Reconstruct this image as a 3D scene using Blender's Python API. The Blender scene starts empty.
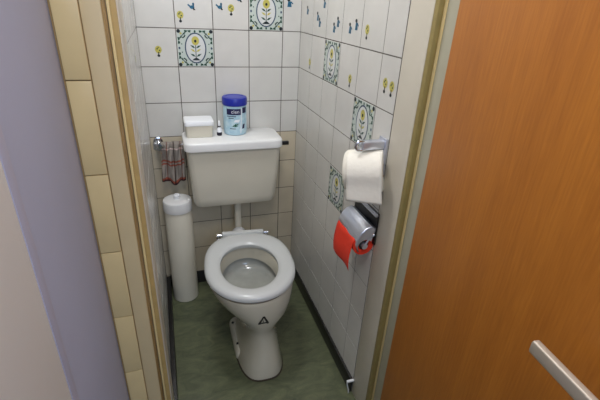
import bpy, bmesh, math, random
from mathutils import Vector, Matrix
from mathutils.bvhtree import BVHTree
random.seed(7)
sc = bpy.context.scene
C = sc.collection
pi = math.pi

# ------------------------------------------------------------------ camera
cam = bpy.data.objects.new('camera', bpy.data.cameras.new('camera'))
C.objects.link(cam)
cr = Vector((0.950594405, -0.306766114, 0.047590207))
cu = Vector((0.095372641, 0.434478765, 0.895618368))
cw = Vector((0.295422301, 0.846831006, -0.442270178))
CP = Vector((-0.59977, -1.83053, 1.39125))
cam.matrix_world = Matrix(((cr.x, cu.x, -cw.x, CP.x), (cr.y, cu.y, -cw.y, CP.y), (cr.z, cu.z, -cw.z, CP.z), (0, 0, 0, 1)))
cam.data.sensor_width = 36
cam.data.lens = 402.51 / 600 * 36
cam.data.clip_start = 0.01
sc.camera = cam

# ------------------------------------------------------------------ world, lights, exposure
W = bpy.data.worlds.new('world'); sc.world = W; W.use_nodes = True
W.node_tree.nodes['Background'].inputs[0].default_value = (0.62, 0.72, 1.0, 1)
W.node_tree.nodes['Background'].inputs[1].default_value = 0.22
def area(name, loc, target, size, sy, power, col):
    l = bpy.data.lights.new(name, 'AREA'); l.shape = 'RECTANGLE'; l.size = size; l.size_y = sy
    l.energy = power; l.color = col
    o = bpy.data.objects.new(name, l); C.objects.link(o); o.location = loc
    o.rotation_euler = (Vector(target) - Vector(loc)).to_track_quat('-Z', 'Y').to_euler()
    return o
area('toilet_ceiling_light', (-0.54, -0.56, 2.30), (-0.22, -0.36, 0.6), 0.26, 0.26, 10.5, (0.96, 0.97, 1.0))
area('hall_window_light', (-0.3, -3.3, 2.0), (-0.4, -0.6, 0.9), 1.2, 1.0, 20.0, (0.62, 0.76, 1.0))
area('hall_ceiling_light', (-0.55, -1.75, 2.36), (-0.2, -1.5, 0), 0.4, 0.4, 11.0, (1.0, 0.96, 0.90))
sc.view_settings.view_transform = 'Standard'
sc.view_settings.look = 'None'
sc.view_settings.gamma = 1
sc.view_settings.use_curve_mapping = False
sc.view_settings.exposure = 0.0

# ------------------------------------------------------------------ materials
def lin(c):
    return tuple(((x / 255) / 12.92 if x / 255 <= 0.04045 else ((x / 255 + 0.055) / 1.055) ** 2.4) for x in c) + (1,)
def mat(name, rgb, rough=0.5, metal=0.0, noise=0.0, nscale=20, bump=0.0, bscale=60, coat=0.0, rgb2=None, spec=0.5):
    m = bpy.data.materials.new(name); m.use_nodes = True
    nt = m.node_tree; b = nt.nodes['Principled BSDF']
    b.inputs['Base Color'].default_value = lin(rgb); b.inputs['Roughness'].default_value = rough
    b.inputs['Metallic'].default_value = metal; b.inputs['Coat Weight'].default_value = coat
    b.inputs['Specular IOR Level'].default_value = spec
    tc = nt.nodes.new('ShaderNodeTexCoord')
    if noise or rgb2:
        n = nt.nodes.new('ShaderNodeTexNoise'); n.inputs['Scale'].default_value = nscale; n.inputs['Detail'].default_value = 6
        r = nt.nodes.new('ShaderNodeValToRGB')
        r.color_ramp.elements[0].position = 0.35; r.color_ramp.elements[1].position = 0.65
        c1 = lin(rgb); c2 = lin(rgb2) if rgb2 else tuple(x * (1 - noise) for x in c1[:3]) + (1,)
        r.color_ramp.elements[0].color = c2; r.color_ramp.elements[1].color = c1
        nt.links.new(tc.outputs['Object'], n.inputs['Vector']); nt.links.new(n.outputs['Fac'], r.inputs['Fac'])
        nt.links.new(r.outputs['Color'], b.inputs['Base Color'])
    if bump:
        n2 = nt.nodes.new('ShaderNodeTexNoise'); n2.inputs['Scale'].default_value = bscale; n2.inputs['Detail'].default_value = 4
        bp = nt.nodes.new('ShaderNodeBump'); bp.inputs['Strength'].default_value = bump; bp.inputs['Distance'].default_value = 0.01
        nt.links.new(tc.outputs['Object'], n2.inputs['Vector']); nt.links.new(n2.outputs['Fac'], bp.inputs['Height'])
        nt.links.new(bp.outputs['Normal'], b.inputs['Normal'])
    return m
M = {}
M['tile'] = mat('glazed_tile', (208, 206, 200), 0.22, noise=0.06, nscale=9, bump=0.04, bscale=14)
M['tile_warm_lit'] = mat('beige_warm_lit_tile', (206, 194, 170), 0.25, noise=0.10, nscale=9, bump=0.04, bscale=14)  # beige glaze, warm bounce light partly put into the colour
M['grout'] = mat('grout', (108, 102, 94), 0.9, noise=0.35, nscale=14)
M['plaster'] = mat('plaster', (205, 202, 205), 0.85, noise=0.05, nscale=3, bump=0.05, bscale=120)
M['ceiling'] = mat('ceiling_paint', (225, 224, 220), 0.9, bump=0.03)
M['doorw'] = mat('white_door_paint', (222, 222, 222), 0.5)
M['lav'] = mat('daylight_tinted_paint', (180, 186, 212), 0.7, noise=0.04, nscale=5)  # bluish daylight on the hall wall put into its colour
M['lav_blue'] = mat('daylight_tinted_casing', (180, 182, 206), 0.6, noise=0.03, nscale=5)  # white casing with the blue of the daylight in its colour
M['cream'] = mat('cream_paint', (200, 182, 142), 0.45, noise=0.06, nscale=12, bump=0.03)
M['strip'] = mat('strip_tile', (208, 188, 140), 0.35, noise=0.07, nscale=12)
M['strip_grout'] = mat('strip_grout', (150, 124, 84), 0.9)
M['jamb'] = mat('jamb_paint', (205, 198, 182), 0.4, noise=0.05, nscale=8, bump=0.02)
M['gasket_light'] = mat('yellowed_gasket', (184, 158, 102), 0.55, noise=0.15, nscale=30)
M['gasket'] = mat('gasket', (146, 130, 78), 0.55, noise=0.12, nscale=30)
M['ochre'] = mat('old_varnish', (166, 134, 78), 0.55, noise=0.25, nscale=18)
M['bead'] = mat('cream_bead', (225, 205, 150), 0.4)
M['edge'] = mat('grey_green_paint', (176, 174, 155), 0.4, noise=0.05)
M['black'] = mat('black_skirting', (26, 24, 23), 0.35, noise=0.3, nscale=30)
M['white_pl'] = mat('white_plastic', (228, 230, 232), 0.35)
M['porc'] = mat('porcelain', (198, 192, 174), 0.12, noise=0.04, nscale=6, coat=0.3)
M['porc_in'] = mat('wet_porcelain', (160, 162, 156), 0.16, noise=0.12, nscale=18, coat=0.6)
M['tank'] = mat('cistern_plastic', (210, 204, 187), 0.30, noise=0.03, nscale=6)
M['lid'] = mat('cistern_lid_plastic', (222, 222, 220), 0.28)
M['seat'] = mat('seat_plastic', (192, 194, 192), 0.22)
M['grime'] = mat('dark_grime', (60, 52, 40), 0.8)
M['chrome'] = mat('chrome', (205, 208, 214), 0.10, metal=1.0)
M['chrome_s'] = mat('scuffed_chrome', (212, 216, 228), 0.30, metal=0.8, bump=0.02)
M['steel'] = mat('satin_steel', (200, 190, 176), 0.5, metal=0.6)
M['blackpl'] = mat('black_plastic', (18, 17, 17), 0.35)
M['paper'] = mat('toilet_paper', (232, 228, 216), 0.95, bump=0.12, bscale=70)
M['paper_red'] = mat('red_toilet_paper', (222, 52, 24), 0.9, bump=0.10, bscale=70)
M['card'] = mat('cardboard', (150, 120, 88), 0.9)
M['lidblue'] = mat('blue_plastic', (28, 42, 150), 0.3)
M['jar'] = mat('pale_blue_plastic', (176, 208, 222), 0.28)
M['jarlab'] = mat('label_light_blue', (150, 192, 212), 0.4, rgb2=(196, 220, 228), nscale=45)
M['navy'] = mat('label_navy', (20, 24, 74), 0.4)
M['lwhite'] = mat('label_white', (235, 238, 242), 0.5)
M['lgreen'] = mat('label_green', (22, 92, 70), 0.5)
M['boxw'] = mat('cream_box', (224, 218, 200), 0.5)
M['dk'] = mat('bottle_dark', (24, 18, 40), 0.35)
M['d_green'] = mat('glaze_green', (28, 72, 54), 0.3)
M['d_dark'] = mat('glaze_dark', (22, 34, 36), 0.3)
M['d_bg'] = mat('glaze_pale_green', (190, 200, 192), 0.25)
M['d_white'] = mat('glaze_white', (208, 210, 208), 0.25)
M['d_blue'] = mat('glaze_blue', (26, 92, 122), 0.3)
M['d_ring'] = mat('glaze_slate', (62, 78, 100), 0.3)
M['d_yel'] = mat('glaze_yellow', (186, 176, 84), 0.3)
M['rim_dark'] = mat('brown_rim_stain', (120, 112, 95), 0.5)  # grey-brown stain for the top edge of the rim

def wood():
    m = bpy.data.materials.new('beech_veneer'); m.use_nodes = True
    nt = m.node_tree; b = nt.nodes['Principled BSDF']; b.inputs['Roughness'].default_value = 0.42
    tc = nt.nodes.new('ShaderNodeTexCoord'); mp = nt.nodes.new('ShaderNodeMapping')
    mp.inputs['Scale'].default_value = (14, 14, 0.9); nt.links.new(tc.outputs['Object'], mp.inputs['Vector'])
    n = nt.nodes.new('ShaderNodeTexNoise'); n.inputs['Scale'].default_value = 1.6; n.inputs['Detail'].default_value = 7; n.inputs['Distortion'].default_value = 0.6
    nt.links.new(mp.outputs['Vector'], n.inputs['Vector'])
    mp2 = nt.nodes.new('ShaderNodeMapping'); mp2.inputs['Scale'].default_value = (160, 160, 9); nt.links.new(tc.outputs['Object'], mp2.inputs['Vector'])
    n2 = nt.nodes.new('ShaderNodeTexNoise'); n2.inputs['Scale'].default_value = 1.5; n2.inputs['Detail'].default_value = 3
    nt.links.new(mp2.outputs['Vector'], n2.inputs['Vector'])
    mx = nt.nodes.new('ShaderNodeMath'); mx.operation = 'MULTIPLY_ADD'; mx.inputs[1].default_value = 0.55
    nt.links.new(n2.outputs['Fac'], mx.inputs[0]); 
    ms = nt.nodes.new('ShaderNodeMath'); ms.operation = 'MULTIPLY'; ms.inputs[1].default_value = 0.45
    nt.links.new(n.outputs['Fac'], ms.inputs[0]); nt.links.new(ms.outputs[0], mx.inputs[2])
    r = nt.nodes.new('ShaderNodeValToRGB'); e = r.color_ramp.elements
    e[0].position = 0.28; e[0].color = lin((158, 92, 26)); e[1].position = 0.72; e[1].color = lin((188, 118, 40))
    nt.links.new(mx.outputs[0], r.inputs['Fac']); nt.links.new(r.outputs['Color'], b.inputs['Base Color'])
    return m
M['wood'] = wood()
def floor_mat():
    m = bpy.data.materials.new('marbled_green_vinyl'); m.use_nodes = True
    nt = m.node_tree; b = nt.nodes['Principled BSDF']; b.inputs['Roughness'].default_value = 0.38
    tc = nt.nodes.new('ShaderNodeTexCoord'); mp = nt.nodes.new('ShaderNodeMapping')
    mp.inputs['Scale'].default_value = (4, 8, 1); mp.inputs['Rotation'].default_value = (0, 0, 0.12); nt.links.new(tc.outputs['Object'], mp.inputs['Vector'])
    n = nt.nodes.new('ShaderNodeTexNoise'); n.inputs['Scale'].default_value = 2.2; n.inputs['Detail'].default_value = 9; n.inputs['Roughness'].default_value = 0.7; n.inputs['Distortion'].default_value = 1.2
    nt.links.new(mp.outputs['Vector'], n.inputs['Vector'])
    r = nt.nodes.new('ShaderNodeValToRGB'); e = r.color_ramp.elements
    e[0].position = 0.34; e[0].color = lin((68, 75, 56)); e[1].position = 0.66; e[1].color = lin((104, 108, 80))
    x = r.color_ramp.elements.new(0.80); x.color = lin((138, 140, 112))
    nt.links.new(n.outputs['Fac'], r.inputs['Fac']); nt.links.new(r.outputs['Color'], b.inputs['Base Color'])
    return m
M['floor'] = floor_mat()
def towel_mat():
    m = bpy.data.materials.new('striped_tea_towel'); m.use_nodes = True
    nt = m.node_tree; b = nt.nodes['Principled BSDF']; b.inputs['Roughness'].default_value = 0.95
    uv = nt.nodes.new('ShaderNodeUVMap'); sp = nt.nodes.new('ShaderNodeSeparateXYZ'); nt.links.new(uv.outputs['UV'], sp.inputs[0])
    def stripes(sock, pts, base, cols):
        r = nt.nodes.new('ShaderNodeValToRGB'); r.color_ramp.interpolation = 'CONSTANT'
        r.color_ramp.elements[0].color = base; r.color_ramp.elements.remove(r.color_ramp.elements[1])
        for p_, c_ in zip(pts, cols):
            x = r.color_ramp.elements.new(p_); x.color = c_
        nt.links.new(sock, r.inputs['Fac']); return r
    g = lin((136, 128, 120)); red = lin((134, 66, 48)); dr = lin((64, 30, 30)); w = (1, 1, 1, 1); g2 = lin((205, 185, 178))
    a = stripes(sp.outputs['Y'], [0.04, 0.09, 0.42, 0.46, 0.50, 0.54, 0.80, 0.83], dr, [red, g, red, g, red, g, g2, g])
    c = stripes(sp.outputs['X'], [0.22, 0.26, 0.52, 0.58, 0.84, 0.88], w, [lin((190, 140, 125)), w, lin((150, 140, 135)), w, lin((190, 140, 125)), w])
    mx = nt.nodes.new('ShaderNodeMix'); mx.data_type = 'RGBA'; mx.blend_type = 'MULTIPLY'; mx.inputs[0].default_value = 1
    nt.links.new(a.outputs['Color'], mx.inputs[6]); nt.links.new(c.outputs['Color'], mx.inputs[7])
    nt.links.new(mx.outputs[2], b.inputs['Base Color'])
    return m
M['towel'] = towel_mat()

# ------------------------------------------------------------------ mesh helpers
class MB:
    def __init__(s): s.bm = bmesh.new(); s.mats = []
    def mi(s, m):
        if m not in s.mats: s.mats.append(m)
        return s.mats.index(m)
    def faces(s, vs, fs, m, smooth=False, T=None):
        bv = [s.bm.verts.new(T @ Vector(v) if T else v) for v in vs]; k = s.mi(m)
        for f in fs:
            try: fc = s.bm.faces.new([bv[i] for i in f])
            except ValueError: continue
            fc.material_index = k; fc.smooth = smooth
    def box(s, a, b, m, bev=0.0, T=None, seg=2):
        t = bmesh.new(); bmesh.ops.create_cube(t, size=1)
        for v in t.verts: v.co = Vector(((a[i] + b[i]) / 2 + v.co[i] * abs(b[i] - a[i]) for i in range(3)))
        if bev: bmesh.ops.bevel(t, geom=t.edges[:], offset=bev, segments=seg, affect='EDGES', profile=0.6)
        s.merge(t, m, bev > 0, T)
    def merge(s, t, m, smooth, T=None):
        t.verts.index_update(); vs = [v.co.copy() for v in t.verts]; fs = [[v.index for v in f.verts] for f in t.faces]
        s.faces(vs, fs, m, smooth, T); t.free()
    def loft(s, rings, m, cap0=True, cap1=True, smooth=True, T=None, closed=True):
        n = len(rings[0]); vs = [v for r in rings for v in r]; fs = []
        for i in range(len(rings) - 1):
            for j in range(n if closed else n - 1):
                k = (j + 1) % n; fs.append((i * n + j, i * n + k, (i + 1) * n + k, (i + 1) * n + j))
        if cap0: fs.append(tuple(range(n))[::-1])
        if cap1: fs.append(tuple((len(rings) - 1) * n + j for j in range(n)))
        s.faces(vs, fs, m, smooth, T)
    def lathe(s, prof, m, T=None, n=40, cap0=True, cap1=True):
        s.loft([[(r * math.cos(2 * pi * j / n), r * math.sin(2 * pi * j / n), z) for j in range(n)] for r, z in prof], m, cap0, cap1, True, T)
    def tube(s, pts, r, m, n=14, cap=True):
        pts = [Vector(p) for p in pts]; rings = []
        for i, p in enumerate(pts):
            d = (pts[min(i + 1, len(pts) - 1)] - pts[max(i - 1, 0)]).normalized()
            a = d.orthogonal().normalized() if i == 0 else (a - d * a.dot(d)).normalized()
            b = d.cross(a); rr = r[i] if isinstance(r, (list, tuple)) else r
            rings.append([tuple(p + a * rr * math.cos(2 * pi * j / n) + b * rr * math.sin(2 * pi * j / n)) for j in range(n)])
        s.loft(rings, m, cap, cap)
    def build(s, name, parent=None, auto=True):
        bmesh.ops.remove_doubles(s.bm, verts=s.bm.verts, dist=1e-6)
        bmesh.ops.recalc_face_normals(s.bm, faces=s.bm.faces)
        me = bpy.data.meshes.new(name); s.bm.to_mesh(me); s.bm.free()
        for m in s.mats: me.materials.append(m)
        if auto: me.set_sharp_from_angle(angle=math.radians(38))
        o = bpy.data.objects.new(name, me); C.objects.link(o)
        if parent: o.parent = parent; o.matrix_parent_inverse = parent.matrix_world.inverted()
        return o
def axisT(p, d):
    return Matrix.Translation(p) @ Vector(d).to_track_quat('Z', 'Y').to_matrix().to_4x4()
def thing(name, label, cat, loc=(0, 0, 0), group=None):
    o = bpy.data.objects.new(name, None); C.objects.link(o); o.location = loc; o.matrix_world = Matrix.Translation(loc)
    o['label'] = label; o['category'] = cat
    if group: o['group'] = group
    return o
def tag(o, label, cat): o['label'] = label; o['category'] = cat; return o
def struct(o): o['kind'] = 'structure'; return o

# ------------------------------------------------------------------ the setting
XL, XR, YJ = -0.68, 0.0, -0.86           # left wall face, right wall face, where the tiles end
ZC = 2.45
T_ = 0.15
def rows():
    z = 0.07; out = [(0.0, 0.07)]
    while z < ZC: out.append((z, min(z + T_, ZC))); z += T_
    return out
ROWS = rows()                            # row whose top is z=1.27 is index 8
def decor_full(P, m):                    # P(u,v,layer) in tile coordinates 0..1
    q = lambda pts, mt, ly: m.faces([P(u, v, ly) for u, v in pts], [tuple(range(len(pts)))], mt)
    def ell(cx, cy, a, b, mt, ly, n=20): q([(cx + a * math.cos(2 * pi * i / n), cy + b * math.sin(2 * pi * i / n)) for i in range(n)], mt, ly)
    q([(0.01, 0.01), (0.99, 0.01), (0.99, 0.99), (0.01, 0.99)], M['d_bg'], 1)
    ell(0.5, 0.5, 0.30, 0.415, M['d_ring'], 2, 32)
    ell(0.5, 0.5, 0.265, 0.38, M['d_white'], 3, 32)
    ell(0.5, 0.70, 0.105, 0.12, M['d_yel'], 4)
    ell(0.5, 0.69, 0.035, 0.04, M['d_dark'], 5, 10)
    q([(0.49, 0.2), (0.51, 0.2), (0.51, 0.58), (0.49, 0.58)], M['d_green'], 4)
    for s in (-1, 1):
        for v, L in ((0.50, 0.15), (0.40, 0.15), (0.27, 0.16)):
            q([(0.5 + s * 0.01, v), (0.5 + s * L * 0.55, v + 0.015), (0.5 + s * L, v + 0.085), (0.5 + s * L * 0.4, v + 0.065)][::s], M['d_yel'] if v == 0.40 else M['d_green'], 5)
    q([(0.38, 0.17), (0.62, 0.17), (0.56, 0.22), (0.5, 0.25), (0.44, 0.22)], M['d_dark'], 5)
    for cx in (0.055, 0.945):
        for cy in (0.055, 0.945): ell(cx, cy, 0.052, 0.052, M['d_dark'], 4, 8)
    rr = random.Random(3)
    for cx in (0.115, 0.885):
        for cy in (0.115, 0.885):
            for da, db in ((.0, .075), (.075, 0), (-.02, .11), (.11, -.02)):
                sx_ = 1 if cx < .5 else -1; sy_ = 1 if cy < .5 else -1
                ell(cx + sx_ * da, cy + sy_ * db, .022, .018, M['d_green'], 4, 7)
            q([(cx - .035, cy - .01), (cx + .01, cy - .035), (cx + .035, cy + .01), (cx - .01, cy + .035)], M['d_yel'], 5)
    for k in range(4):                   # scrolled border: leaves and tendrils repeated on each side
        def rot(u, v):
            u -= .5; v -= .5
            for _ in range(k): u, v = -v, u
            return u + .5, v + .5
        for cx in (0.3, 0.7):
            for dx, s in ((-0.065, 1), (0.065, -1)):
                q([rot(cx, 0.035), rot(cx + dx * 1.4, 0.02), rot(cx + dx * 1.2, 0.09), rot(cx + dx * .3, 0.075)][::s], M['d_green'], 4)
            for dd in (-0.09, 0.09):
                c_ = rot(cx + dd, 0.125); ell(c_[0], c_[1], 0.016, 0.02, M['d_green'], 4, 6)
        c_ = rot(0.5, 0.055); ell(c_[0], c_[1], 0.028, 0.035, M['d_ring'] if k % 2 else M['d_green'], 4, 8)
        for t in range(4):
            ang = 0.35 + t * 0.28; cx = 0.13 + 0.10 * math.cos(ang); cy = 0.13 + 0.10 * math.sin(ang)
            c_ = rot(cx, cy); ell(c_[0], c_[1], 0.021, 0.021, M['d_green'] if t % 2 else M['d_dark'], 4, 6)
        q([rot(0.10, 0.20), rot(0.20, 0.10), rot(0.215, 0.115), rot(0.115, 0.215)], M['d_green'], 4)
def motif(P, m, kind, u, v):
    q = lambda pts, mt, ly: m.faces([P(a, b, ly) for a, b in pts], [tuple(range(len(pts)))], mt)
    def ell(cx, cy, a, b, mt, ly, n=14): q([(cx + a * math.cos(2 * pi * i / n), cy + b * math.sin(2 * pi * i / n)) for i in range(n)], mt, ly)
    if kind == 'tree':
        ell(u, v, 0.09, 0.10, M['d_yel'], 1); ell(u - .03, v + .02, 0.02, 0.02, M['d_green'], 2, 8); ell(u + .03, v - .02, 0.02, 0.02, M['d_green'], 2, 8)
        ell(u, v + .05, 0.018, 0.018, M['d_green'], 2, 8)
        q([(u - .012, v - .17), (u + .012, v - .17), (u + .012, v - .06), (u - .012, v - .06)], M['d_dark'], 2)
        ell(u, v - .16, 0.04, 0.035, M['d_dark'], 2, 8)
    elif kind == 'bird':
        ell(u, v - .02, 0.065, 0.045, M['d_blue'], 1); ell(u + .035, v + .06, 0.03, 0.035, M['d_blue'], 2, 10)
        q([(u + .01, v), (u + .06, v), (u + .055, v + .06), (u + .02, v + .06)], M['d_blue'], 2)
        q([(u - .05, v - .03), (u - .12, v + .03), (u - .10, v + .06), (u - .03, v + .01)], M['d_blue'], 2)
        q([(u + .03, v - .09), (u + .09, v - .09), (u + .05, v - .03), (u + .02, v - .03)], M['d_dark'], 2)
    else:
        q([(u - .06, v - .11), (u + .075, v - .11), (u + .05, v + .04), (u - .035, v + .04)], M['d_blue'], 1)
        ell(u - .02, v + .075, 0.05, 0.04, M['d_dark'], 2, 10)
        q([(u + .04, v + .01), (u + .11, v - .04), (u + .12, v - .01), (u + .05, v + .045)], M['d_blue'], 2)
def tiled(name, cuts, place, slab, deco, motifs):
    m = MB(); m.box(*slab, M['grout'])
    g = 0.0016; h = 0.0008; b = 0.0003
    for ci in range(len(cuts) - 1):
        u0, u1 = cuts[ci], cuts[ci + 1]
        for ri, (z0, z1) in enumerate(ROWS):
            mt = M['tile_warm_lit'] if (name == 'wall_back' and ri <= 5) else M['tile']  # lower back rows carry some of the warm light as colour
            o = [(u0 + g, z0 + g), (u1 - g, z0 + g), (u1 - g, z1 - g), (u0 + g, z1 - g)]
            i = [(u0 + g + b, z0 + g + b), (u1 - g - b, z0 + g + b), (u1 - g - b, z1 - g - b), (u0 + g + b, z1 - g - b)]
            j = [random.uniform(-.0001, .0001) for _ in range(4)]
            vs = [place(u, z, 0) for u, z in o] + [place(u, z, h + j[k]) for k, (u, z) in enumerate(i)]
            m.faces(vs, [(4, 5, 6, 7), (0, 1, 5, 4), (1, 2, 6, 5), (2, 3, 7, 6), (3, 0, 4, 7)], mt)
    def TP(u0, z0):
        return lambda u, v, ly: place(u0 + g + b + u * (T_ - 2 * g - 2 * b), z0 + g + b + v * (T_ - 2 * g - 2 * b), h + 0.0004 + 0.00015 * ly)
    for u0, z0 in deco: decor_full(TP(u0, z0), m)
    for k, u0, z0, u, v in motifs: motif(TP(u0, z0), m, k, u, v)
    m.bm.normal_update()
    me = bpy.data.meshes.new(name); m.bm.to_mesh(me); m.bm.free()
    for mt in m.mats: me.materials.append(mt)
    o = bpy.data.objects.new(name, me); C.objects.link(o); return struct(o)
# back wall: u = x
bx = [XL, -0.532, -0.382, -0.232, -0.082, XR]
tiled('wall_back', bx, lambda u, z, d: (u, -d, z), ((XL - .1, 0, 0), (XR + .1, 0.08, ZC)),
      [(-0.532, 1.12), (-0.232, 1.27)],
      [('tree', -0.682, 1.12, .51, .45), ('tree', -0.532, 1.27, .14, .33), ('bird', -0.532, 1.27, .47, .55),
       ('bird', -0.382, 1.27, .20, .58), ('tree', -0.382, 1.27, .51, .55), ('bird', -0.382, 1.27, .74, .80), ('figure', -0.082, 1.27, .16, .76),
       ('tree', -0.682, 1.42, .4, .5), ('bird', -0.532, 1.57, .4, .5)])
ry = [0.0, 0.157, 0.307, 0.457, 0.607, 0.757, 0.86]
tiled('wall_right', ry, lambda u, z, d: (XR - d, -u, z), ((XR, -0.86, 0), (XR + .1, 0.0, ZC)),
      [(0.307, 1.12), (0.607, 0.97), (0.457, 0.67)],
      [('figure', 0.007, 1.27, .52, .60), ('figure', 0.157, 1.27, .35, .48), ('figure', 0.157, 1.27, .52, .34), ('figure', 0.157, 1.27, .79, .80),
       ('figure', 0.307, 1.27, .52, .28), ('figure', 0.307, 1.27, .74, .42), ('figure', 0.457, 1.27, .43, .33), ('figure', 0.457, 1.27, .74, .42),
       ('tree', 0.607, 1.27, .25, .36), ('tree', 0.007, 1.12, .93, .28), ('tree', 0.457, 1.12, .68, .30), ('tree', 0.757, 1.12, .24, .50), ('tree', 0.757, 1.12, .50, .48)])
ly = [0.0, 0.11, 0.26, 0.41, 0.56, 0.71, 0.86]
tiled('wall_left', ly, lambda u, z, d: (XL + d, -u, z), ((XL - .1, -0.86, 0), (XL, 0.0, ZC)), [],
      [('tree', 0.26, 1.12, .5, .5), ('bird', 0.11, 1.27, .5, .5)])
m = MB(); m.box((-1.6, -3.6, -0.06), (1.4, 0.08, 0.0), M['floor']); struct(m.build('floor', auto=False))
m = MB(); m.box((-1.6, -3.6, ZC), (1.4, 0.08, ZC + .06), M['ceiling']); struct(m.build('ceiling', auto=False))
# the front wall around the doorway (hall side), and the hall walls
m = MB()
m.box((0.055, -1.04, 0), (1.4, -0.86, ZC), M['plaster']); m.box((XL - .045, -1.04, 2.08), (0.055, -0.86, ZC), M['plaster'])
m.box((-1.0, -1.04, 0), (XL - .045, -0.86, ZC), M['plaster'])
struct(m.build('wall_front', auto=False))
m = MB(); m.box((-0.90, -1.362, 0), (-0.76, -1.04, ZC), M['lav']); struct(m.build('wall_hall_left', auto=False))
m = MB(); m.box((1.3, -3.6, 0), (1.4, -1.04, ZC), M['plaster']); struct(m.build('wall_hall_right', auto=False))

# skirting
m = MB(); m.box((XR - .010, -0.860, 0), (XR - .0008, -0.0105, 0.07), M['black'], .0015)
b = struct(m.build('baseboard_right'))
m = MB(); m.box((-0.030, -0.870, 0.0675), (-0.0005, -0.861, 0.0745), M['white_pl'], .001)
m.tube([(-0.028, -0.865, 0.070), (-0.027, -0.865, 0.055), (-0.018, -0.865, 0.02), (-0.016, -0.865, 0.004)], .0026, M['white_pl'], 8)
e = m.build('end_profile', b); e['label'] = 'white plastic end profile'
m = MB(); m.box((XL + .0008, -0.86, 0), (XL + .020, -0.010, 0.07), M['black'], .0015); struct(m.build('baseboard_left'))
m = MB(); m.box((XL + .020, -0.010, 0), (XR - .010, -0.0008, 0.07), M['black'], .0015); struct(m.build('baseboard_back'))

# door frame
HZ = 2.05
m = MB()
m.box((0.0, -0.962, 0), (0.055, -0.861, HZ), M['jamb'], .002); m.box((0.019, -1.038, 0), (0.055, -0.965, HZ), M['edge'], .002)
jr = struct(m.build('trim_1'))
m = MB(); m.box((0.0008, -0.978, 0), (0.0187, -0.9620, HZ), M['gasket'], .002); g = m.build('gasket', jr)
m = MB(); m.box((0.0145, -0.986, 0), (0.0188, -0.9785, HZ), M['bead'], .001); m.build('edge_bead', jr)
m = MB()
m.box((-0.725, -0.965, 0), (-0.664, -0.861, HZ), M['jamb'], .002)
m.box((-0.7158, -1.043, 0), (-0.684, -0.966, HZ), M['cream'], .002)
jl = struct(m.build('trim_2'))
m = MB(); m.box((-0.683, -0.972, 0), (-0.6665, -0.9655, HZ), M['gasket_light'], .0015); g = m.build('gasket', jl)
m = MB(); m.box((-0.6815, -0.985, 0), (-0.6765, -0.9725, HZ), M['bead'], .001); m.build('edge_bead', jl)
m = MB(); m.box((-0.6838, -1.038, 0), (-0.6822, -0.99, HZ), M['ochre'], .0005); m.build('worn_edge', jl)
m = MB(); m.box((-0.725, -0.965, HZ), (0.055, -0.861, HZ + .035), M['jamb'], .002); m.box((-0.7158, -1.043, HZ), (0.055, -0.966, HZ + .035), M['jamb'], .002)
struct(m.build('trim_3'))
# column of narrow cream tiles beside the frame
m = MB(); m.box((-0.7595, -1.0440, 0), (-0.7160, -1.0405, ZC), M['strip_grout'])
zt = 0.556 - 0.1742 * 3
zs = [-.0]; z = zt
while z < ZC: zs.append(z); z += 0.1742
zs.append(ZC)
for a, b_ in zip(zs[:-1], zs[1:]):
    if b_ - a > .01: m.box((-0.7555, -1.0495, a + .0010), (-0.7166, -1.0440, b_ - .0010), M['strip'], .0015)
struct(m.build('trim_4'))
# neighbouring door at the far left of the hall: white architrave coloured for bluish daylight, and cream leaf
m = MB(); m.box((-0.80, -1.384, 0), (-0.7594, -1.362, 2.1), M['lav_blue'], .0003)
struct(m.build('trim_5'))
m = MB(); m.box((-0.80, -2.16, 0.01), (-0.7600, -1.3845, 2.05), M['doorw'], .001); d2 = struct(m.build('door_2'))

# wooden door, standing open
TH = math.radians(5)
hinge = Vector((0.001, -1.047, 0))
dd = Vector((-math.sin(TH), -math.cos(TH), 0)); dn = Vector((-math.cos(TH), math.sin(TH), 0))   # along leaf, out of the face seen
DT = Matrix(((dd.x, dn.x, 0, hinge.x), (dd.y, dn.y, 0, hinge.y), (0, 0, 1, 0), (0, 0, 0, 1)))
door = bpy.data.objects.new('door_1', None); C.objects.link(door); door.matrix_world = DT; struct(door)
def dpart(m, name, par=None):
    o = m.build(name); o.parent = par or door
    return o
m = MB(); m.box((0, -0.040, 0.012), (0.74, 0, 2.04), M['wood'], .0015); leaf = dpart(m, 'door_leaf')
for z in (0.25, 1.8):
    m = MB(); m.tube([(-.006, -.034, z), (-.006, -.034, z + .09)], .006, M['steel'], 12); dpart(m, 'hinge')
m = MB()
zc = 0.928
hl = MB()
hl.lathe([(.026, 0), (.026, .007), (.024, .009)], M['steel'], axisT((0.675, 0.0, zc), (0, 1, 0)), 28)
hl.tube([(0.675, 0.008, zc), (0.675, 0.048, zc)], .009, M['steel'], 16)
def rr(cx, cy, w, h, r, n=4):
    out = []
    for sx, sy, a0 in ((1, 1, 0), (-1, 1, 90), (-1, -1, 180), (1, -1, 270)):
        for i in range(n + 1):
            a = math.radians(a0 + 90 * i / n); out.append((cx + sx * (w / 2 - r) + r * math.cos(a), cy + sy * (h / 2 - r) + r * math.sin(a)))
    return out
rings = []
for t, sc_ in ((0, .82), (.002, 1), (.06, 1.0), (.12, 1.02), (.19, 1.06), (.225, 1.0), (.228, .85)):
    x = 0.468 + t
    rings.append([(x, a, b_) for a, b_ in rr(0.050, zc, 0.013 * sc_, 0.024 * sc_, .0035 * sc_)])
hl.loft(rings, M['steel']); dpart(hl, 'door_handle')

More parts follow.
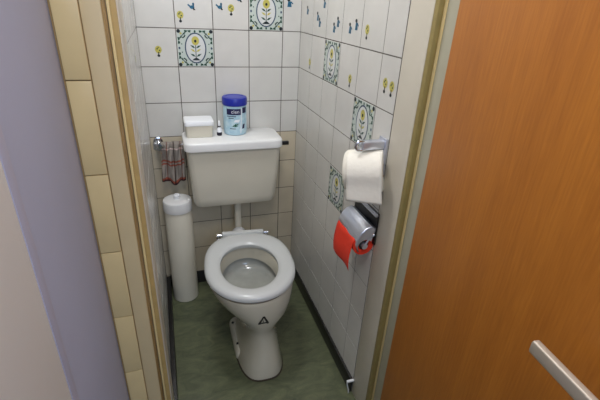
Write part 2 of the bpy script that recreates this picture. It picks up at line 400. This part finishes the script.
# ------------------------------------------------------------------ toilet
toilet = thing('toilet', 'white porcelain floor-standing toilet with open round seat on the green floor', 'toilet', (-0.33, -0.5, 0))
N = 56
def egg(z, cx, yb, yf, hw, nb=2.2, nf=2.1, yw=-0.50, skew=0.0, tw=0.0):
    out = []
    for j in range(N):
        a = 2 * pi * j / N; c, s = math.cos(a), math.sin(a)
        n = nf if s < 0 else nb; L = (yw - yf) if s < 0 else (yb - yw)
        px = hw * math.copysign(abs(c) ** (2 / n), c); py = L * math.copysign(abs(s) ** (2 / n), s)
        x, y = px, yw + py
        # small twist about the toilet's middle
        X = x * math.cos(tw) - (y + .5) * math.sin(tw); Y = x * math.sin(tw) + (y + .5) * math.cos(tw)
        out.append((cx + X, Y - .5, z))
    return out
TW = math.radians(-4.5)
CX = -0.338
bowl = MB()
outer = [(-0.0, -.35, -.715, .095, 3, 3.0), (.012, -.35, -.716, .096, 3, 3.0), (.06, -.355, -.706, .083, 3, 2.8), (.12, -.36, -.692, .073, 2.8, 2.5), (.19, -.36, -.682, .068, 2.6, 2.3),
         (.23, -.35, -.690, .075, 2.4, 2.2), (.265, -.33, -.703, .106, 2.3, 2.1), (.295, -.30, -.712, .138, 2.3, 2.05), (.33, -.27, -.716, .156, 2.4, 2.05), (.36, -.245, -.717, .167, 2.4, 2.05), (.385, -.22, -.716, .172, 2.6, 2.05), (.402, -.215, -.714, .172, 2.6, 2.05), (.408, -.22, -.709, .166, 2.6, 2.05)]
inner = [(.408, -.33, -.660, .118, 2, 2), (.402, -.335, -.655, .114, 2, 2), (.345, -.335, -.655, .114, 2, 2), (.340, -.328, -.660, .119, 2, 2), (.350, -.322, -.668, .127, 2, 2), (.335, -.320, -.670, .130, 2, 2),
         (.318, -.322, -.666, .125, 2, 2), (.301, -.335, -.65, .108, 2, 2), (.291, -.35, -.63, .090, 2, 2), (.288, -.39, -.60, .06, 2, 2), (.287, -.44, -.54, .03, 2, 2)]
TWI = TW
def cxs(z):
    if z < .15: return CX + .024 + .012 * z / .15
    return CX + .036 * max(0, 1 - (z - .15) / .25) ** 0.8
r1 = [egg(z, cxs(z) + .010 * math.exp(-((z - .28) / .05) ** 2), yb, yf, hw, nb, nf, tw=TW * min(1, z / .25)) for z, yb, yf, hw, nb, nf in outer]
r2 = [egg(z, CX, yb, yf, hw, nb, nf, tw=TW) for z, yb, yf, hw, nb, nf in inner]
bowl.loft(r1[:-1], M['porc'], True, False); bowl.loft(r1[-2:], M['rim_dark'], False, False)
bowl.loft([r1[-1], r2[0]], M['porc'], False, False)
bowl.loft(r2[:4], M['porc'], False, False)
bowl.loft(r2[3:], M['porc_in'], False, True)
grm = MB(); grm.loft([egg(z_, cxs(0), -.345, -.720, .0955 + g_, 3, 3, tw=0) for z_, g_ in ((0.0, .0045), (.003, .003), (.0045, 0.0))], M['grime'])
gr_ = grm.build('foot_sealant', toilet); gr_['label'] = 'grimy dark sealant line around the foot'
# side flanges on the foot
for sx in (-1, 1):
    fx = CX + (-.046 if sx < 0 else .072)
    rg = []
    for z, g_ in ((0, 0), (.02, 0), (.035, .004), (.044, .012)):
        rg.append([(fx + (a - fx) , b_, z) for a, b_ in rr(fx, -0.475, .060 - 2 * g_, .235 - 2 * g_, .028 - g_ * .8, 5)])
    bowl.loft(rg, M['porc'])
    rg = []                                          # web that rises from the flange into the waist
    for z, w_, l_ in ((.04, .030, .19), (.09, .028, .18), (.17, .024, .15), (.26, .02, .12)):
        rg.append([(a, b_, z) for a, b_ in rr(fx - sx * (.018 + .018 * (z / .2)), -0.46, w_, l_, w_ * .45, 5)])
    bowl.loft(rg, M['porc'])
# outlet and inlet at the back
bowl.tube([(-.322, -.245, .345), (-.318, -.20, .345), (-.314, -.125, .345)], [.040, .036, .030], M['porc'], 22)
bowl.tube([(-.33, -.38, .16), (-.33, -.20, .15), (-.33, -.02, .15)], [.055, .052, .052], M['porc'], 22)
bo = bowl.build('bowl', toilet)
bpy.context.view_layer.update()
for sy in (-.405, -.535):
    sm = MB(); sm.lathe([(.0055, .0425), (.0055, .0475), (.0035, .0490)], M['blackpl'], Matrix.Translation((CX - .062, sy, 0)), 12); s_ = sm.build('foot_screw', toilet)
    s_['label'] = 'dark screw head'
# seat
sm = MB()
def seat_ring(z, off, inn, ins):
    if not inn: 
        out = egg(z, CX + .003, -.262 - ins, -.718 + ins, .181 - ins, 2.7, 2.08, tw=TW)
        return out
    return egg(z, CX - .000, -.352 + ins, -.652 - ins, .115 + ins, 2.05, 2.05, tw=TW)
R_ = [seat_ring(.409, 0, 0, .004), seat_ring(.414, 0, 0, 0), seat_ring(.424, 0, 0, 0), seat_ring(.431, 0, 0, .005), seat_ring(.436, 0, 0, .016), seat_ring(.437, 0, 0, .026),
      seat_ring(.435, 0, 1, .018), seat_ring(.431, 0, 1, .007), seat_ring(.425, 0, 1, 0.001), seat_ring(.414, 0, 1, 0.001), seat_ring(.409, 0, 1, .004)]
sm.loft(R_ + [R_[0]], M['seat'], False, False)
so = sm.build('seat', toilet); so['label'] = 'white plastic seat ring'
rotz = Matrix.Rotation(TW, 4, 'Z'); 
def tp(x, y, z):                                   # seat-local to world
    v = rotz @ Vector((x, y, 0)); return (CX + v.x, -.5 + v.y, z)
hm = MB(); T0 = Matrix.Translation((CX, -.5, 0)) @ rotz
hm.box((-.094, .228, .414), (.094, .252, .441), M['seat'], .005, T0); hm.build('hinge_bar', so)
for sx in (-1, 1):
    hm = MB(); hm.tube([tp(sx * .095, .240, .428), tp(sx * .116, .240, .428)], .007, M['chrome'], 14)
    hm.tube([tp(sx * .108, .240, .409), tp(sx * .108, .240, .43)], .0065, M['chrome'], 12)
    hm.lathe([(.013, 0), (.013, .003), (.009, .006)], M['chrome'], Matrix.Translation(tp(sx * .108, .240, .408)), 18); h = hm.build('hinge', so); h['label'] = 'chrome seat hinge'
# black triangle emblem printed on the front of the bowl
bv = BVHTree.FromObject(bo, bpy.context.evaluated_depsgraph_get())
def onbowl(x, z):
    hit = bv.ray_cast(Vector((x, -1.2, z)), Vector((0, 1, 0)))
    return hit[0] + hit[1] * .0006 if hit[0] else Vector((x, -.7, z))
lm = MB()
def strip2(a, b_, w, n=5):
    a = Vector(a); b_ = Vector(b_); d = (b_ - a).normalized(); nrm = Vector((-d.y, d.x)) * w / 2
    L = [onbowl(*(a + (b_ - a) * i / n + nrm)) for i in range(n + 1)]; R = [onbowl(*(a + (b_ - a) * i / n - nrm)) for i in range(n + 1)]
    for i in range(n): lm.faces([L[i], L[i + 1], R[i + 1], R[i]], [(0, 1, 2, 3)], M['blackpl'])
EX, EZ = -0.328, 0.316
strip2((EX - .017, EZ - .013), (EX, EZ + .024), .0075); strip2((EX + .017, EZ - .013), (EX, EZ + .024), .0075)
strip2((EX - .012, EZ - .010), (EX + .012, EZ - .010), .007)
strip2((EX - .002, EZ - .006), (EX - .001, EZ + .005), .003)
strip2((EX - .020, EZ - .015), (EX - .010, EZ - .013), .006); strip2((EX + .020, EZ - .015), (EX + .012, EZ - .013), .006)
lo = lm.build('maker_emblem', toilet); lo['label'] = 'black triangle emblem'

# ------------------------------------------------------------------ cistern
cis = thing('cistern', 'off-white low-level toilet cistern hung on the tiled back wall', 'cistern', (-0.33, -0.10, 0.56))
m = MB(); rg = []
for z, w_, d_, r_ in ((.531, .345, .150, .03), (.534, .360, .160, .032), (.547, .372, .168, .034), (.572, .378, .174, .034), (.68, .394, .180, .030), (.812, .408, .184, .028)):
    rg.append([(a, b_, z) for a, b_ in rr(-.331, -.005 - d_ / 2, w_, d_, r_, 6)])
m.loft(rg, M['tank']); tk = m.build('tank', cis)
m = MB(); rg = []
for z, g_ in ((.808, .003), (.810, 0), (.838, 0), (.844, .003), (.847, .009)):
    rg.append([(a, b_, z) for a, b_ in rr(-.332, -.104, .424 - 2 * g_, .198 - 2 * g_, .035, 7)])
m.loft(rg, M['lid']); m.build('tank_lid', cis)
m = MB(); m.tube([(-.14, -.10, .795), (-.108, -.10, .795)], .006, M['blackpl'], 10); m.box((-.100, -.108, .787), (-.068, -.092, .804), M['blackpl'], .003); f = m.build('flush_lever', cis); f['label'] = 'small black flush lever'
m = MB(); pts = [(-.312, -.09, .540), (-.312, -.09, .42), (-.312, -.094, .38), (-.313, -.105, .355), (-.314, -.125, .345)]
m.tube(pts, .0165, M['tank'], 22); m.tube([(-.312, -.09, .507), (-.312, -.09, .535)], [.021, .023], M['tank'], 22); m.tube([(-.314, -.112, .347), (-.315, -.150, .345)], .034, M['white_pl'], 20)
m.build('flush_pipe', cis)

# ------------------------------------------------------------------ things on the cistern
ZT = 0.8475
tub = thing('wipes_tub', 'round pale blue tub with a dark blue lid standing on the cistern', 'tub', (-.312, -.072, ZT))
JX, JY = -.312, -.072
m = MB(); m.lathe([(.046, 0), (.0495, .003), (.0510, .02), (.0510, .120), (.0495, .130), (.047, .134)], M['jar'], Matrix.Translation((JX, JY, ZT))); m.build('tub_body', tub)
m = MB(); m.lathe([(.0520, .128), (.0545, .131), (.0545, .156), (.052, .161), (.040, .163), (.038, .161)], M['lidblue'], Matrix.Translation((JX, JY, ZT))); m.build('tub_lid', tub)
A0 = -math.atan2(.285, 1.72)      # towards the viewer, measured from -y
def cyl_pt(a, z, r): return (JX + r * math.sin(A0 + a), JY - r * math.cos(A0 + a), ZT + z)
def patch(m, a0, a1, z0, z1, r, mt, slant=0, n=10):
    L = [cyl_pt(a0 + (a1 - a0) * i / n + slant, z1, r) for i in range(n + 1)]; B = [cyl_pt(a0 + (a1 - a0) * i / n, z0, r) for i in range(n + 1)]
    for i in range(n): m.faces([B[i], B[i + 1], L[i + 1], L[i]], [(0, 1, 2, 3)], mt, True)
m = MB()
patch(m, -.95, 1.25, .012, .124, .0513, M['jarlab'])
patch(m, -.72, .52, .092, .118, .0516, M['navy'])
patch(m, .68, 1.15, .098, .122, .0516, M['navy'])
patch(m, .45, .53, .010, .122, .0519, M['lwhite'], .10)
patch(m, -.30, .10, .040, .046, .0517, M['lgreen'], .25); patch(m, -.20, .12, .046, .054, .0517, M['lgreen'], .28); patch(m, -.45, .05, .030, .033, .0517, M['navy'])
patch(m, .62, .85, .030, .050, .0517, M['navy'], .1); patch(m, -.70, .10, .084, .087, .0517, M['navy']); patch(m, -.55, -.1, .076, .079, .0517, M['navy'])
patch(m, -.1, .35, .060, .072, .0517, M['lwhite'], .1)
cu_ = bpy.data.curves.new('label_text', 'FONT'); cu_.body = 'cien'; cu_.size = .022
to = bpy.data.objects.new('label_text', cu_); C.objects.link(to); bpy.context.view_layer.update()
tm = bpy.data.meshes.new_from_object(to.evaluated_get(bpy.context.evaluated_depsgraph_get()))
k = m.mi(M['lwhite']); bm2 = bmesh.new(); bm2.from_mesh(tm)
vv = [cyl_pt(-.30 + v.co.x / .0519, .099 + v.co.y, .0521) for v in bm2.verts]; bm2.verts.index_update()
m.faces(vv, [[v.index for v in f.verts] for f in bm2.faces], M['lwhite'])
bm2.free(); bpy.data.objects.remove(to); bpy.data.meshes.remove(tm)
m.build('tub_label', tub)['label'] = 'blue printed label with white letters'
bxx = thing('storage_box', 'small cream box with a white overhanging lid on the left end of the cistern', 'box', (-.470, -.105, ZT))
m = MB(); rg = []
for z, w_, d_ in ((0, .104, .074), (.003, .108, .078), (.055, .113, .082)): rg.append([(a, b_, ZT + z) for a, b_ in rr(-.472, -.085, w_, d_, .008, 4)])
m.loft(rg, M['boxw']); m.build('box_body', bxx)
m = MB(); rg = []
for z, g_ in ((.052, .001), (.053, 0), (.069, 0), (.073, .003), (.074, .008)): rg.append([(a, b_, ZT + z) for a, b_ in rr(-.472, -.085, .122 - 2 * g_, .094 - 2 * g_, .010, 5)])
m.loft(rg, M['white_pl']); m.build('box_lid', bxx)
dr = thing('dropper_bottle', 'tiny white dropper bottle with dark base between the box and the blue-lidded tub', 'bottle', (-.386, -.100, ZT))
m = MB(); TT = Matrix.Translation((-.386, -.100, ZT)); m.lathe([(.010, 0), (.0115, .002), (.0115, .014), (.011, .015)], M['dk'], TT, 20); m.lathe([(.011, .015), (.0105, .028), (.006, .034)], M['lwhite'], TT, 20)
m.build('bottle_body', dr)
m = MB(); m.lathe([(.006, .034), (.0065, .036), (.0055, .05), (.0025, .064), (.001, .066)], M['white_pl'], TT, 16); m.lathe([(.0068, .038), (.0068, .043)], M['dk'], TT, 16); m.build('bottle_tip', dr)

# ------------------------------------------------------------------ stop valve and towel
va = thing('stop_valve', 'chrome water stop valve on the back wall left of the cistern', 'valve', (-.648, 0, .80))
vc = Vector((-.646, -.045, .802))
m = MB(); m.lathe([(.020, 0), (.020, .003), (.012, .006)], M['chrome'], axisT((-.646, -.0025, .802), (0, -1, 0)), 24)
m.tube([(-.646, -.004, .802), tuple(vc)], .008, M['chrome'], 16); m.lathe([(.011, -.013), (.013, -.01), (.013, .01), (.011, .013)], M['chrome'], Matrix.Translation(vc), 20); m.build('valve_body', va)
m = MB(); m.tube([tuple(vc), (-.646, -.062, .803)], .006, M['chrome'], 12)
rg = []
for d_, r0 in ((.062, .006), (.063, .016), (.068, .021), (.078, .021), (.083, .016), (.084, .004)):
    rg.append([(-.646 + r0 * (1 + .10 * math.cos(5 * 2 * pi * j / 40)) * math.cos(2 * pi * j / 40), -d_, .803 + r0 * (1 + .10 * math.cos(5 * 2 * pi * j / 40)) * math.sin(2 * pi * j / 40)) for j in range(40)])
m.loft(rg, M['chrome']); m.build('valve_knob', va)
m = MB(); m.tube([(-.636, -.045, .802), (-.60, -.045, .802), (-.560, -.05, .800), (-.5365, -.055, .799)], .005, M['chrome_s'], 12); m.build('supply_pipe', va)
# towel folded over the supply pipe
nu, nv = 28, 40; rg = []
def tw_pt(u, v):
    x = -.634 + .092 * u
    wob = .007 * math.sin(u * 15 + v * 5) + .004 * math.sin(u * 29 - v * 9 + 1)
    # v 0 = bottom of the front fall, .93 = over the pipe, 1 = back fall
    if v < .86:
        z = .625 + (.790 - .625) * (v / .86); y = -.056 - wob - .012 * (1 - v) 
        z += -.030 * (1 - v / .86) * math.exp(-((u - .55) / .22) ** 2) + .018 * (1 - v / .86) * (1 - abs(u - .5))
        x += .010 * (1 - v) * (u - .5) - .006 * (1 - v)
    else:
        a = (v - .86) / .14 * pi * 1.2
        y = -.045 - .0125 * math.cos(min(a, pi)); z = .795 + .0155 * math.sin(min(a, pi)) - (.05 * max(0, a - pi) if a > pi else 0)
    return (x, y, z)
me = bpy.data.meshes.new('tea_towel'); vs = [tw_pt(i / nu, j / nv) for j in range(nv + 1) for i in range(nu + 1)]
fs = [(j * (nu + 1) + i, j * (nu + 1) + i + 1, (j + 1) * (nu + 1) + i + 1, (j + 1) * (nu + 1) + i) for j in range(nv) for i in range(nu)]
me.from_pydata(vs, [], fs); uvl = me.uv_layers.new(name='UVMap')
for lp in me.loops: vi = lp.vertex_index; uvl.data[lp.index].uv = ((vi % (nu + 1)) / nu, (vi // (nu + 1)) / nv)
for p in me.polygons: p.use_smooth = True
me.materials.append(M['towel']); tw = bpy.data.objects.new('tea_towel', me); C.objects.link(tw)
sf = tw.modifiers.new('s', 'SOLIDIFY'); sf.thickness = .002; sf.offset = 0
tag(tw, 'grey tea towel with red stripes hanging over the pipe beside the cistern', 'towel')

# ------------------------------------------------------------------ tall white canister on the floor
cy = thing('canister', 'tall white lidded canister on the floor in the left back corner', 'canister', (-.590, -.095, 0))
TC = Matrix.Translation((-.590, -.095, 0))
m = MB(); m.lathe([(.058, 0), (.062, .004), (.062, .03), (.0615, .50), (.0605, .502)], M['tank'], TC, 44); m.build('canister_body', cy)
m = MB(); m.lathe([(.0605, .501), (.0640, .503), (.0645, .506), (.0645, .545), (.062, .552), (.05, .557), (.02, .560), (.015, .559)], M['lid'], TC, 44); cl = m.build('canister_lid', cy)
m = MB(); m.lathe([(.015, .558), (.0155, .566), (.016, .574), (.012, .578), (.004, .579)], M['white_pl'], TC, 24); m.build('lid_knob', cl)

# ------------------------------------------------------------------ upper roll on its chrome bracket
ub = thing('paper_holder', 'upper chrome toilet paper bracket on the right wall, above the white roll', 'paper holder', (0, -.80, 1.0))
m = MB(); m.box((-.008, -.858, .930), (-.0012, -.815, 1.048), M['chrome_s'], .002); m.box((-.078, -.853, 1.018), (-.006, -.826, 1.042), M['chrome_s'], .004); m.build('back_plate', ub)
m = MB(); m.tube([(-.083 + .014 * math.cos(a), -.845, 1.030 + .014 * math.sin(a)) for a in [2 * pi * i / 24 for i in range(25)]], .0045, M['chrome'], 10)
m.build('ring', ub)
m = MB(); m.box((-.011, -.857, .860), (-.0012, -.842, .932), M['chrome_s'], .003); m.build('lower_arm', ub)
A = Vector((-.102, -.800, .938)); B = Vector((-.006, -.862, .955))
m = MB(); m.tube([(-.009, -.836, .948), tuple(A.lerp(B, .5)), tuple(A + (A - B) * .03)], .006, M['chrome_s'], 12); m.build('spindle', ub)
ax = (B - A).normalized(); Lr = (B - A).length
ur = thing('toilet_roll', 'thick white toilet roll with a loose hanging sheet on the upper holder', 'toilet roll', tuple(A))
m = MB(); TR = axisT(A, ax); R0 = .063
m.lathe([(.020, 0), (R0 - .018, 0), (R0 - .008, .003), (R0 - .003, .008), (R0 - .0005, .014), (R0, .020), (R0, Lr - .003), (R0 - .003, Lr), (.020, Lr), (.020, 0)], M['paper'], TR, 56, False, False); m.build('paper_roll', ur)
m = MB(); m.lathe([(.0185, -.0005), (.0199, -.0005), (.0199, Lr + .0005), (.0185, Lr + .0005), (.0185, -.0005)], M['card'], TR, 32, False, False); m.build('cardboard_core', ur)
up = Vector((0, 0, 1)); up = (up - ax * up.dot(ax)).normalized(); fr = ax.cross(up)
if fr.y > 0: fr = -fr
m = MB(); rg = []
for i in range(22):
    if i < 12:
        a = math.radians(80 - i * 80 / 11); off = up * math.sin(a) * (R0 + .0012) + fr * math.cos(a) * (R0 + .0012)
    else:
        off = fr * (R0 + .0012 - .002 * math.sin((i - 11) * .5)) - up * .0070 * (i - 11)
    rg.append([tuple(A + ax * (.013 + (Lr - .014) * t) + off + (up * (-.012 * (i - 11) / 10 * t) if i > 11 else up * 0)) for t in [k / 12 for k in range(13)]])
m.loft(rg, M['paper'], False, False, closed=False); sh = m.build('loose_sheet', ur); sf = sh.modifiers.new('s', 'SOLIDIFY'); sf.thickness = .0008; sf.offset = 1

# ------------------------------------------------------------------ lower roll holder with chrome hood, red paper
lb = thing('covered_paper_holder', 'lower toilet paper holder with curved chrome hood, below the white roll', 'paper holder', (0, -.77, .72))
Y0, Y1 = -.714, -.870
RC = Vector((-.036, 0, .697)); RR = .036
m = MB(); m.box((-.007, Y1 - .001, .700), (-.0012, Y0 + .004, .812), M['blackpl'], .001); m.box((-.014, Y1 - .001, .802), (-.0012, Y0 + .002, .812), M['chrome_s'], .002); m.build('back_plate', lb)
prof = [(-.008, .764), (-.022, .770), (-.040, .765), (-.056, .748), (-.066, .725), (-.067, .704), (-.060, .682)]
m = MB(); rg = []
for y, s_ in ((Y0, 0.0), (Y0 - .004, 1), (Y1 + .004, 1), (Y1, 0)):
    k_ = .0025 * (1 - s_); rg.append([(x + k_, y, z - k_) for x, z in prof])
m.loft(rg, M['chrome_s'], False, False, closed=False)
hd = m.build('hood', lb)
for y in (Y0 - .002, Y1 + .002):
    arc = [(RC.x + .026 * math.cos(a), RC.z + .026 * math.sin(a)) for a in [math.radians(200 - 160 * i / 10) for i in range(11)]]
    poly = [(x + .002, z - .002) for x, z in prof] + arc
    ck = MB(); k_ = len(poly); ck.faces([(x, y - .0008, z) for x, z in poly] + [(x, y + .0008, z) for x, z in poly], [tuple(range(k_)), tuple(range(2 * k_ - 1, k_ - 1, -1))] + [(i, (i + 1) % k_, (i + 1) % k_ + k_, i + k_) for i in range(k_)], M['chrome_s'])
    ck.build('side_cheek', lb)
sf = hd.modifiers.new('s', 'SOLIDIFY'); sf.thickness = .0016; sf.offset = -1; hd['label'] = 'polished curved chrome hood'
m = MB()
for y in (Y0 - .006, Y1 + .006): 
    m.tube([(-.005, y, .735), (-.02, y, .728), (RC.x, y, RC.z)], .004, M['chrome_s'], 10)
m.tube([(RC.x, Y0 - .004, RC.z), (RC.x, Y1 + .002, RC.z)], .010, M['chrome_s'], 18); m.build('spindle', lb)
lr = thing('red_toilet_roll', 'bright red toilet paper roll under the chrome hood', 'toilet roll', (RC.x, -.77, RC.z))
TR = axisT((RC.x, Y0 - .014, RC.z), (0, -1, 0)); Lr2 = abs(Y1 - Y0) - .026
m = MB(); m.lathe([(.017, 0), (RR, 0), (RR, Lr2), (.017, Lr2), (.017, 0)], M['paper_red'], TR, 44, False, False); m.build('paper_roll', lr)
m = MB(); m.lathe([(.0125, 0), (.0169, 0), (.0169, Lr2), (.0125, Lr2), (.0125, 0)], M['blackpl'], TR, 30, False, False); m.build('core', lr)
m = MB(); rg = []
for i in range(16):
    t = i / 15
    if t < .3: a = pi - (.3 - t) * 2.2; x = RC.x + (RR + .0015) * math.cos(a); z = RC.z + (RR + .0015) * math.sin(a)
    else: x = RC.x - RR - .0015 - .006 * math.sin((t - .3) * 4); z = RC.z - (t - .3) * .135
    rg.append([(x - .003 * math.sin(k_ * .7), Y0 - .008 - (Lr2 + .004) * k_ / 10, z) for k_ in range(11)])
m.loft(rg, M['paper_red'], False, False, closed=False); sh = m.build('loose_sheet', lr); sf = sh.modifiers.new('s', 'SOLIDIFY'); sf.thickness = .0008; sf.offset = 1
